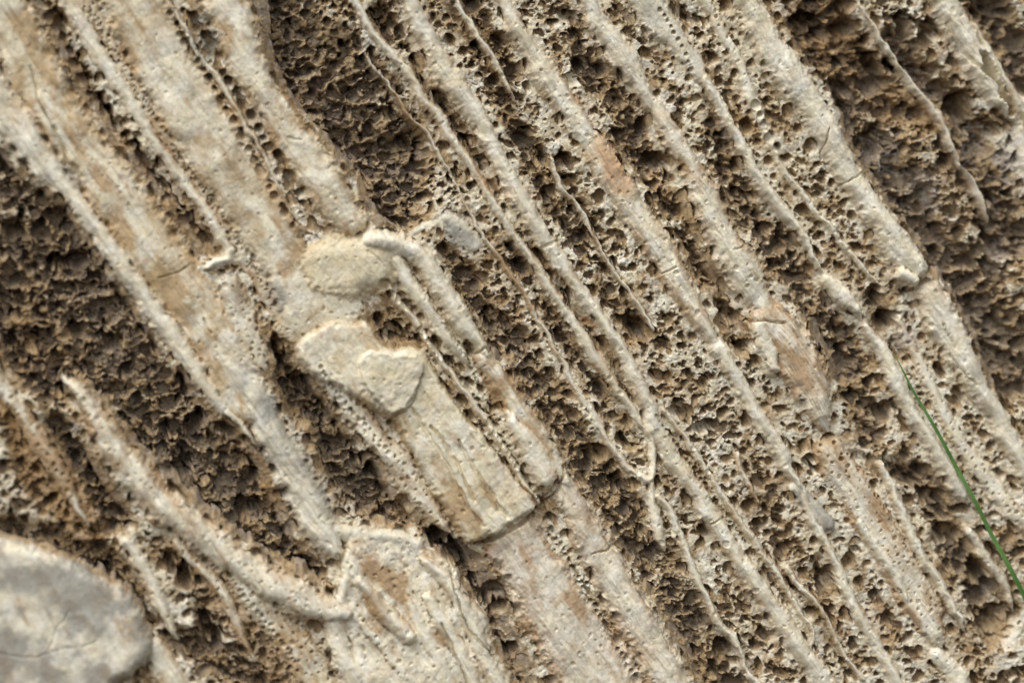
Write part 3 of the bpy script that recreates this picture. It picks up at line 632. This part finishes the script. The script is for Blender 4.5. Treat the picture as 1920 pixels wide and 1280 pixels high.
# material masks (what the rock is made of, not how it is lit)
m_cal = np.where(isv, cal * (1 - .0 * inr), 0)
edge = np.where(isv, sstep(0.0, .34, inr + .30 * blotch3 + .15 * nib), 0)
m_cal = m_cal * (.45 + .55 * edge)
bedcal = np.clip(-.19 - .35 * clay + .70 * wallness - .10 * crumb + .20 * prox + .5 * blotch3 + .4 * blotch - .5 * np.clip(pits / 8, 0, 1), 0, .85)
m_cal = np.where(isv, m_cal, bedcal)
m_och = np.where(isv, np.clip(-.05 + .55 * (1 - inr) + voc * (.35 + 2.6 * np.clip(blotch2 + .05, 0, 1) + 2.0 * np.clip(blotch, 0, 1)), 0, 1), ochre)
m_gry = np.where(isv, np.clip(vgr * (.8 + 2.0 * blotch + .8 * blotch3), 0, 1), 0)
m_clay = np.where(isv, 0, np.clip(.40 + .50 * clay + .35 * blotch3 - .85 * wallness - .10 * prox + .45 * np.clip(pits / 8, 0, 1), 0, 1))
m_pnk = np.where(isv, np.clip(vpk + .9 * vpk * blotch3, 0, 1), .0)
m_yel = np.where(isv, np.clip(vyl * (1 + 1.2 * blotch), 0, 1), 0)
m_org = np.zeros_like(X)
def stain(F, x, y, rx, ry, a, amt, rag=.9):
    m = max(rx, ry) * 2
    w_ = window(x - m, x + m, y - m, y + m)
    c, s = math.cos(math.radians(a)), math.sin(math.radians(a))
    dx = WX[w_] - x; dy = WY[w_] - y
    r = np.hypot((dx * c + dy * s) / rx, (-dx * s + dy * c) / ry) + rag * .5 * blotch3[w_]
    F[w_] = np.clip(F[w_] + amt * (1 - sstep(.35, 1.15, r)), 0, 1)
stain(m_org, 1150, 315, 74, 30, 62, .85); stain(m_org, 905, 330, 40, 12, 60, .35); stain(m_org, 1000, 365, 26, 12, 60, .35)
stain(m_org, 1105, 600, 22, 9, 40, .8); stain(m_org, 1030, 885, 14, 10, 40, .5); stain(m_org, 1240, 340, 24, 16, 50, .3)
for x, y, rx, ry, a, v in [(860, 945, 60, 24, 58, .9), (910, 920, 50, 8, 58, .8), (760, 800, 40, 14, 58, .5), (925, 740, 50, 15, 58, .7), (720, 1080, 70, 32, 45, .85),
        (700, 1130, 44, 18, 50, .6), (540, 505, 26, 22, 60, .7), (440, 330, 40, 22, 60, .55), (380, 250, 40, 16, 60, .4), (480, 420, 50, 18, 60, .5), (550, 195, 60, 9, 58, .7), (190, 330, 44, 16, 60, .6),
        (330, 560, 80, 26, 58, .5), (1080, 1130, 40, 16, 58, .4), (820, 1190, 30, 14, 58, .5), (1500, 700, 80, 16, 62, .5), (1340, 400, 50, 10, 60, .3), (60, 880, 70, 50, 60, .4), (45, 620, 30, 30, 0, .5), (150, 785, 30, 16, 60, .5), (120, 900, 40, 20, 60, .4),
        (1580, 870, 60, 16, 60, .4), (1280, 560, 60, 10, 60, .4), (820, 870, 30, 10, 58, .5)]:
    stain(m_och, x, y, rx, ry, a, v)
for x, y, rx, ry, a, v in [(375, 45, 44, 30, 60, .95), (385, 85, 40, 30, 60, .8), (515, 555, 40, 20, 60, .8), (360, 600, 26, 16, 60, .5), (500, 760, 40, 26, 60, .6), (590, 900, 60, 22, 60, .6),
        (860, 440, 40, 26, 30, .7), (60, 250, 40, 20, 60, .4), (1540, 950, 40, 18, 60, .6), (1830, 700, 40, 14, 60, .3), (130, 320, 40, 14, 60, .7), (30, 1210, 60, 40, 20, .5), (100, 1120, 60, 40, 20, .4), (560, 810, 50, 22, 60, .5)]:
    stain(m_gry, x, y, rx, ry, a, v)
for x, y, rx, ry, a, v in [(720, 700, 40, 30, 0, .5), (660, 500, 50, 40, 0, .5), (955, 930, 40, 24, 60, .5), (640, 480, 40, 30, 0, .3), (640, 670, 30, 16, 60, .6), (460, 660, 40, 30, 60, .4)]:
    stain(m_yel, x, y, rx, ry, a, v)
for x, y, rx, ry, a, v in [(920, 1035, 50, 12, -30, .9), (1080, 945, 40, 20, 50, .5), (1780, 420, 70, 60, 20, .5), (1890, 600, 50, 70, 20, .6), (1820, 330, 60, 40, 20, .5), (1700, 640, 40, 40, 0, .5)]:
    stain(m_pnk, x, y, rx, ry, a, v)
# pale efflorescence in the far right hollows
m_dust = np.zeros_like(X)
for x, y, rx, ry, a, v in [(1740, 340, 40, 26, 20, .5), (1760, 380, 40, 14, 60, .7), (1900, 300, 30, 50, 0, .7), (1700, 640, 34, 24, 0, .6), (1885, 480, 30, 50, 20, .5), (1860, 400, 30, 40, 20, .4), (1600, 150, 14, 26, 0, .3)]:
    stain(m_dust, x, y, rx, ry, a, v, 1.6)

def as_attr(mesh, name, arrs, vid):
    at = mesh.attributes.new(name, 'FLOAT_COLOR', 'POINT')
    c = np.stack([a.ravel()[vid] for a in arrs], -1).astype(np.float32)
    at.data.foreach_set('color', c.ravel())

# ------------------------------------------------------------------ rock material
def rock_material(name, rough_val=.86, bump=1.0, coat=0.0):
    m = bpy.data.materials.new(name); m.use_nodes = True
    t = m.node_tree; N = t.nodes; L = t.links
    for n in list(N): N.remove(n)
    out = N.new('ShaderNodeOutputMaterial'); b = N.new('ShaderNodeBsdfPrincipled')
    L.new(b.outputs[0], out.inputs[0])
    tc = N.new('ShaderNodeTexCoord')
    A = N.new('ShaderNodeAttribute'); A.attribute_name = 'stuff_a'
    B = N.new('ShaderNodeAttribute'); B.attribute_name = 'stuff_b'
    sa = N.new('ShaderNodeSeparateColor'); L.new(A.outputs['Color'], sa.inputs[0])
    sb = N.new('ShaderNodeSeparateColor'); L.new(B.outputs['Color'], sb.inputs[0])
    def noise(scale, det=6, rg=.6, dist=0, stretch=None):
        n = N.new('ShaderNodeTexNoise'); n.inputs['Scale'].default_value = scale; n.inputs['Detail'].default_value = det
        n.inputs['Roughness'].default_value = rg; n.inputs['Distortion'].default_value = dist
        if stretch:
            mp = N.new('ShaderNodeMapping'); mp.vector_type = 'TEXTURE'
            mp.inputs['Rotation'].default_value = (0, math.radians(58), 0); mp.inputs['Scale'].default_value = stretch
            L.new(tc.outputs['Object'], mp.inputs[0]); L.new(mp.outputs[0], n.inputs['Vector'])
        else: L.new(tc.outputs['Object'], n.inputs['Vector'])
        return n.outputs['Fac']
    def ramp(f, stops):
        r = N.new('ShaderNodeValToRGB'); e = r.color_ramp.elements
        while len(e) < len(stops): e.new(.5)
        for el_, (p, c) in zip(e, stops):
            el_.position = p; el_.color = (c if isinstance(c, tuple) else (c, c, c)) + (1,)
        L.new(f, r.inputs[0]); return r.outputs[0]
    def mix(f, a, c, mode='MIX'):
        n = N.new('ShaderNodeMix'); n.data_type = 'RGBA'; n.blend_type = mode
        if isinstance(f, float): n.inputs[0].default_value = f
        else: L.new(f, n.inputs[0])
        for s, v in ((n.inputs[6], a), (n.inputs[7], c)):
            if isinstance(v, tuple): s.default_value = v + (1,)
            else: L.new(v, s)
        return n.outputs[2]
    def math_(op, a, c, clamp=False):
        n = N.new('ShaderNodeMath'); n.operation = op; n.use_clamp = clamp
        for s, v in ((n.inputs[0], a), (n.inputs[1], c)):
            if isinstance(v, (int, float)): s.default_value = v
            else: L.new(v, s)
        return n.outputs[0]
    n1 = noise(90); n2 = noise(420, 5, .65); n3 = noise(1400, 3, .6); n4 = noise(60, 4, .6); ns = noise(500, 5, .65, .3, (5, 1, 1))
    tan = ramp(n2, [(.3, (.29, .195, .098)), (.5, (.47, .345, .195)), (.72, (.66, .53, .335))])
    och = ramp(n2, [(.3, (.27, .15, .055)), (.55, (.42, .27, .12)), (.75, (.52, .38, .21))])
    cla = ramp(n2, [(.3, (.24, .188, .138)), (.55, (.37, .30, .225)), (.75, (.49, .41, .32))])
    white = ramp(n1, [(.3, (.80, .71, .51)), (.46, (.93, .86, .66)), (.62, (.97, .93, .79))])
    white = mix(math_('MULTIPLY', ramp(ns, [(.45, 0.), (.75, 1.)]), .45), white, (.50, .38, .25))
    bedc = mix(sa.outputs[1], tan, och)
    bedc = mix(A.outputs['Alpha'], bedc, cla)
    # mineral mask broken up by fine grain
    f = math_('ADD', sa.outputs[0], math_('MULTIPLY', math_('SUBTRACT', n2, .5), 1.1))
    f = ramp(f, [(.22, 0.), (.62, 1.)])
    v = mix(math_('MULTIPLY', ramp(math_('ADD', sa.outputs[1], math_('MULTIPLY', math_('SUBTRACT', n2, .5), .8)), [(.25, 0.), (.95, 1.)]), .85), white, (.45, .275, .12))
    v = mix(math_('MULTIPLY', sb.outputs[1], .5), v, (.66, .54, .28))
    v = mix(math_('MULTIPLY', sa.outputs[2], .75), v, mix(n1, (.20, .20, .185), (.37, .365, .32)))
    v = mix(math_('MULTIPLY', sb.outputs[0], .5), v, (.46, .34, .29))
    col = mix(f, bedc, v)
    col = mix(math_('MULTIPLY', sb.outputs[2], 1.0), col, (.66, .40, .20))
    du = math_('ADD', B.outputs['Alpha'], math_('SUBTRACT', n2, .55))
    col = mix(math_('MULTIPLY', ramp(du, [(.2, 0.), (.6, 1.)]), .6), col, (.60, .56, .52))
    wz = ramp(noise(22, 6, .65, 1.0), [(.42, 0.), (.62, 1.)])
    col = mix(math_('MULTIPLY', wz, .14), col, (.42, .36, .29))
    wo = ramp(noise(35, 6, .7, .6), [(.55, 0.), (.68, 1.)])
    col = mix(math_('MULTIPLY', wo, .42), col, (.56, .38, .20))
    # grain: ochre specks and dark grit
    col = mix(math_('MULTIPLY', math_('MULTIPLY', ramp(n3, [(.54, 0.), (.68, 1.)]), ramp(n4, [(.45, .25), (.65, 1.)])), .55), col, (.30, .19, .09))
    col = mix(math_('MULTIPLY', ramp(n3, [(.25, 1.), (.40, 0.)]), .25), col, (.68, .62, .5))
    L.new(col, b.inputs['Base Color'])
    b.inputs['Roughness'].default_value = rough_val
    b.inputs['Specular IOR Level'].default_value = .25 if rough_val > .8 else .42
    hgt = math_('ADD', math_('MULTIPLY', n2, 1.0), math_('MULTIPLY', n3, .5))
    hgt = math_('ADD', hgt, math_('MULTIPLY', ns, .6))
    bp = N.new('ShaderNodeBump'); bp.inputs['Strength'].default_value = .75 * bump; bp.inputs['Distance'].default_value = .0011
    L.new(hgt, bp.inputs['Height']); L.new(bp.outputs[0], b.inputs['Normal'])
    return m
MAT = rock_material('weathered_limestone', .88, 1.0)
MATV = rock_material('pale_calcite', .58, .5)

# ------------------------------------------------------------------ meshes
vidx = np.arange(ny * nx).reshape(ny, nx)
quads = np.stack([vidx[:-1, :-1], vidx[1:, :-1], vidx[1:, 1:], vidx[:-1, 1:]], -1).reshape(-1, 4)
fo = own[:-1, :-1].ravel()
# a cell belongs to a vein when most of its corners do
votes = np.stack([own[:-1, :-1].ravel(), own[1:, :-1].ravel(), own[1:, 1:].ravel(), own[:-1, 1:].ravel()], -1)
vs = np.sort(votes, 1); fo = vs[:, 1]
PF = P.reshape(-1, 3)
# shared smooth normals, so neighbouring pieces meet without a seam
g = P
du_ = np.zeros_like(g); dv_ = np.zeros_like(g)
du_[:, 1:-1] = g[:, 2:] - g[:, :-2]; du_[:, 0] = g[:, 1] - g[:, 0]; du_[:, -1] = g[:, -1] - g[:, -2]
dv_[1:-1] = g[2:] - g[:-2]; dv_[0] = g[1] - g[0]; dv_[-1] = g[-1] - g[-2]
NRM = np.cross(-dv_, du_); 
NRM = -NRM / (np.linalg.norm(NRM, axis=-1, keepdims=True) + 1e-12)
if (NRM.reshape(-1, 3) @ NN).mean() < 0: NRM = -NRM
NF = NRM.reshape(-1, 3)

def build_piece(name, faces, mat, parent=None, skirt=0.0, origin=None):
    used, inv = np.unique(faces.ravel(), return_inverse=True)
    f = inv.reshape(-1, 4)
    co = PF[used]
    org = co.mean(0) if origin is None else origin
    nsrc = len(used); nrm = NF[used]
    polys = f
    vid = used
    if skirt:
        e = np.concatenate([f[:, [0, 1]], f[:, [1, 2]], f[:, [2, 3]], f[:, [3, 0]]])
        key = np.sort(e, 1); kk = key[:, 0].astype(np.int64) * (nsrc + 1) + key[:, 1]
        _, ix, ct = np.unique(kk, return_index=True, return_counts=True)
        be = e[ix[ct == 1]]
        bv, bi = np.unique(be.ravel(), return_inverse=True); bi = bi.reshape(-1, 2)
        top = nsrc + np.arange(len(bv)); low = top + len(bv)
        inw = (org - co[bv]); inw -= (inw @ NN)[:, None] * NN; inw /= np.linalg.norm(inw, axis=1, keepdims=True) + 1e-9
        co = np.vstack([co, co[bv], co[bv] - NN * skirt * PX + inw * PX * 1.5])
        polys = np.vstack([f, np.stack([top[bi[:, 1]], top[bi[:, 0]], low[bi[:, 0]], low[bi[:, 1]]], -1)])
        vid = np.concatenate([used, used[bv], used[bv]])
        nrm = np.vstack([nrm, nrm[bv], nrm[bv]])
    me = bpy.data.meshes.new(name)
    me.vertices.add(len(co)); me.vertices.foreach_set('co', (co - org).astype(np.float32).ravel())
    me.loops.add(polys.size); me.loops.foreach_set('vertex_index', polys.astype(np.int32).ravel())
    me.polygons.add(len(polys)); me.polygons.foreach_set('loop_start', np.arange(0, polys.size, 4, dtype=np.int32))
    me.update(calc_edges=True)
    me.polygons.foreach_set('use_smooth', np.ones(len(polys), bool))
    as_attr(me, 'stuff_a', (m_cal, m_och, m_gry, m_clay), vid)
    as_attr(me, 'stuff_b', (m_pnk, m_yel, m_org, m_dust), vid)
    me.normals_split_custom_set_from_vertices(nrm.astype(np.float32))
    me.materials.append(mat)
    o = bpy.data.objects.new(name, me); S.collection.objects.link(o)
    o.location = org - (np.array(parent.location) if parent is not None else 0)
    if parent is not None: o.parent = parent
    return o

rock = bpy.data.objects.new('rock_face', None); S.collection.objects.link(rock)
rock.location = ORI
rock['label'] = 'weathered honeycombed limestone face with slanting pale veins filling the whole view'
rock['category'] = 'rock face'
bed_o = build_piece('pitted_bed', quads[fo < 0], MAT, rock)
bed_o['label'] = 'brown crumbly pitted rock lying between the pale veins'
stone = None
for k, d in enumerate(PARTS):
    f = quads[fo == k]
    if len(f) < 12: print('tiny part', d['l'], len(f)); continue
    if d['n'] == 'stone':
        stone = build_piece('stone', f, MATV, None, 30)
        stone['label'] = d['l']; stone['category'] = 'stone'
    else:
        o = build_piece(d['n'], f, MATV, rock, 14)
        o['label'] = d['l']

# ------------------------------------------------------------------ grass blade
def simple_mat(name, c1, c2, scale, rough_, trans=0.0):
    m = bpy.data.materials.new(name); m.use_nodes = True; t = m.node_tree
    b = t.nodes['Principled BSDF']; tc = t.nodes.new('ShaderNodeTexCoord'); n = t.nodes.new('ShaderNodeTexNoise')
    n.inputs['Scale'].default_value = scale; t.links.new(tc.outputs['Object'], n.inputs['Vector'])
    r = t.nodes.new('ShaderNodeValToRGB'); r.color_ramp.elements[0].color = c1 + (1,); r.color_ramp.elements[1].color = c2 + (1,)
    r.color_ramp.elements[0].position = .35; r.color_ramp.elements[1].position = .65
    t.links.new(n.outputs['Fac'], r.inputs[0]); t.links.new(r.outputs[0], b.inputs['Base Color'])
    b.inputs['Roughness'].default_value = rough_
    return m
gp = smooth_line([(1674, 662, .8), (1700, 715, 2.6), (1735, 778, 4.0), (1775, 850, 4.8), (1812, 920, 5.2), (1846, 985, 5.4), (1880, 1050, 5.8), (1925, 1135, 6.2), (2000, 1290, 6.6), (2050, 1430, 7)], 6)
vv = []; ff = []
L_ = len(gp)
for i, (x, y, wd) in enumerate(gp):
    a = gp[max(i - 1, 0)]; b = gp[min(i + 1, L_ - 1)]
    tx, ty = b[0] - a[0], b[1] - a[1]; ll = math.hypot(tx, ty); px_, py_ = -ty / ll, tx / ll
    lift_ = 20 + 9 * math.sin(i / L_ * 3) + 2.5 * math.sin(i * .55)
    wd *= .72
    for s, hh in ((-1, 2.0), (-.5, .4), (0, -1.2), (.5, .4), (1, 2.0)):
        vv.append(wall(x + px_ * s * wd, y + py_ * s * wd, lift_ + hh * wd * .35))
    for s, hh in ((1, 2.0), (0, -1.2), (-1, 2.0)):
        vv.append(wall(x + px_ * s * wd * .98, y + py_ * s * wd * .98, lift_ + hh * wd * .35 - .8))
for i in range(L_ - 1):
    for k in range(8):
        a0 = i * 8 + k; a1 = i * 8 + (k + 1) % 8
        ff.append((a0, a1, a1 + 8, a0 + 8))
vv = np.array(vv); org = vv[-8:].mean(0)
me = bpy.data.meshes.new('grass_blade'); me.from_pydata([tuple(v - org) for v in vv], [], ff); me.update()
me.polygons.foreach_set('use_smooth', np.ones(len(ff), bool))
me.materials.append(simple_mat('green_leaf', (.085, .19, .04), (.14, .27, .07), 90, .5))
go = bpy.data.objects.new('grass_blade', me); S.collection.objects.link(go); go.location = org
go['label'] = 'single thin green grass blade slanting over the rock at the right'; go['category'] = 'grass blade'

# ------------------------------------------------------------------ spider threads in the two right-hand hollows
silk = simple_mat('spider_silk', (.55, .55, .55), (.8, .8, .8), 80, .4)
def web(cx, cyy, rad, n, label, seed):
    r = np.random.default_rng(seed); V_ = []; F_ = []
    for k in range(n):
        a = r.uniform(0, 6.28); c = np.array([cx, cyy]) + r.normal(0, rad * .6, 2)
        d = np.array([math.cos(a), math.sin(a)]) * r.uniform(.35, 1.) * rad
        p0 = c - d; p1 = c + d; h0 = r.uniform(-30, -6); h1 = r.uniform(-30, -6); sag = r.normal(0, rad * .12)
        th = r.uniform(.10, .20); m = 9; nrm_ = np.array([-d[1], d[0]]) / np.hypot(*d); s0 = len(V_)
        for i in range(m):
            t = i / (m - 1); q = p0 + (p1 - p0) * t + nrm_ * sag * math.sin(math.pi * t); h = h0 + (h1 - h0) * t - 3 * math.sin(math.pi * t)
            for j in range(3):
                an = j * 2.094
                V_.append(wall(q[0] + nrm_[0] * th * math.cos(an), q[1] + nrm_[1] * th * math.cos(an), h + th * math.sin(an)))
            if i:
                for j in range(3):
                    a0 = s0 + (i - 1) * 3 + j; a1 = s0 + (i - 1) * 3 + (j + 1) % 3
                    F_.append((a0, a1, a1 + 3, a0 + 3))
    V_ = np.array(V_); og = V_.mean(0)
    me_ = bpy.data.meshes.new('spider_web'); me_.from_pydata([tuple(v - og) for v in V_], [], F_); me_.update(); me_.materials.append(silk)
    o = bpy.data.objects.new('spider_web', me_); S.collection.objects.link(o); o.location = og
    o['label'] = label; o['category'] = 'spider web'; o['group'] = 'faint spider webs in the hollows'
web(1665, 275, 34, 26, 'faint spider threads in the dark hollow right of the heaviest vein', 3)
web(1850, 262, 42, 30, 'grey spider threads in the hollow below the split corner vein', 5)
print('verts', ny * nx, 'parts', len(PARTS))
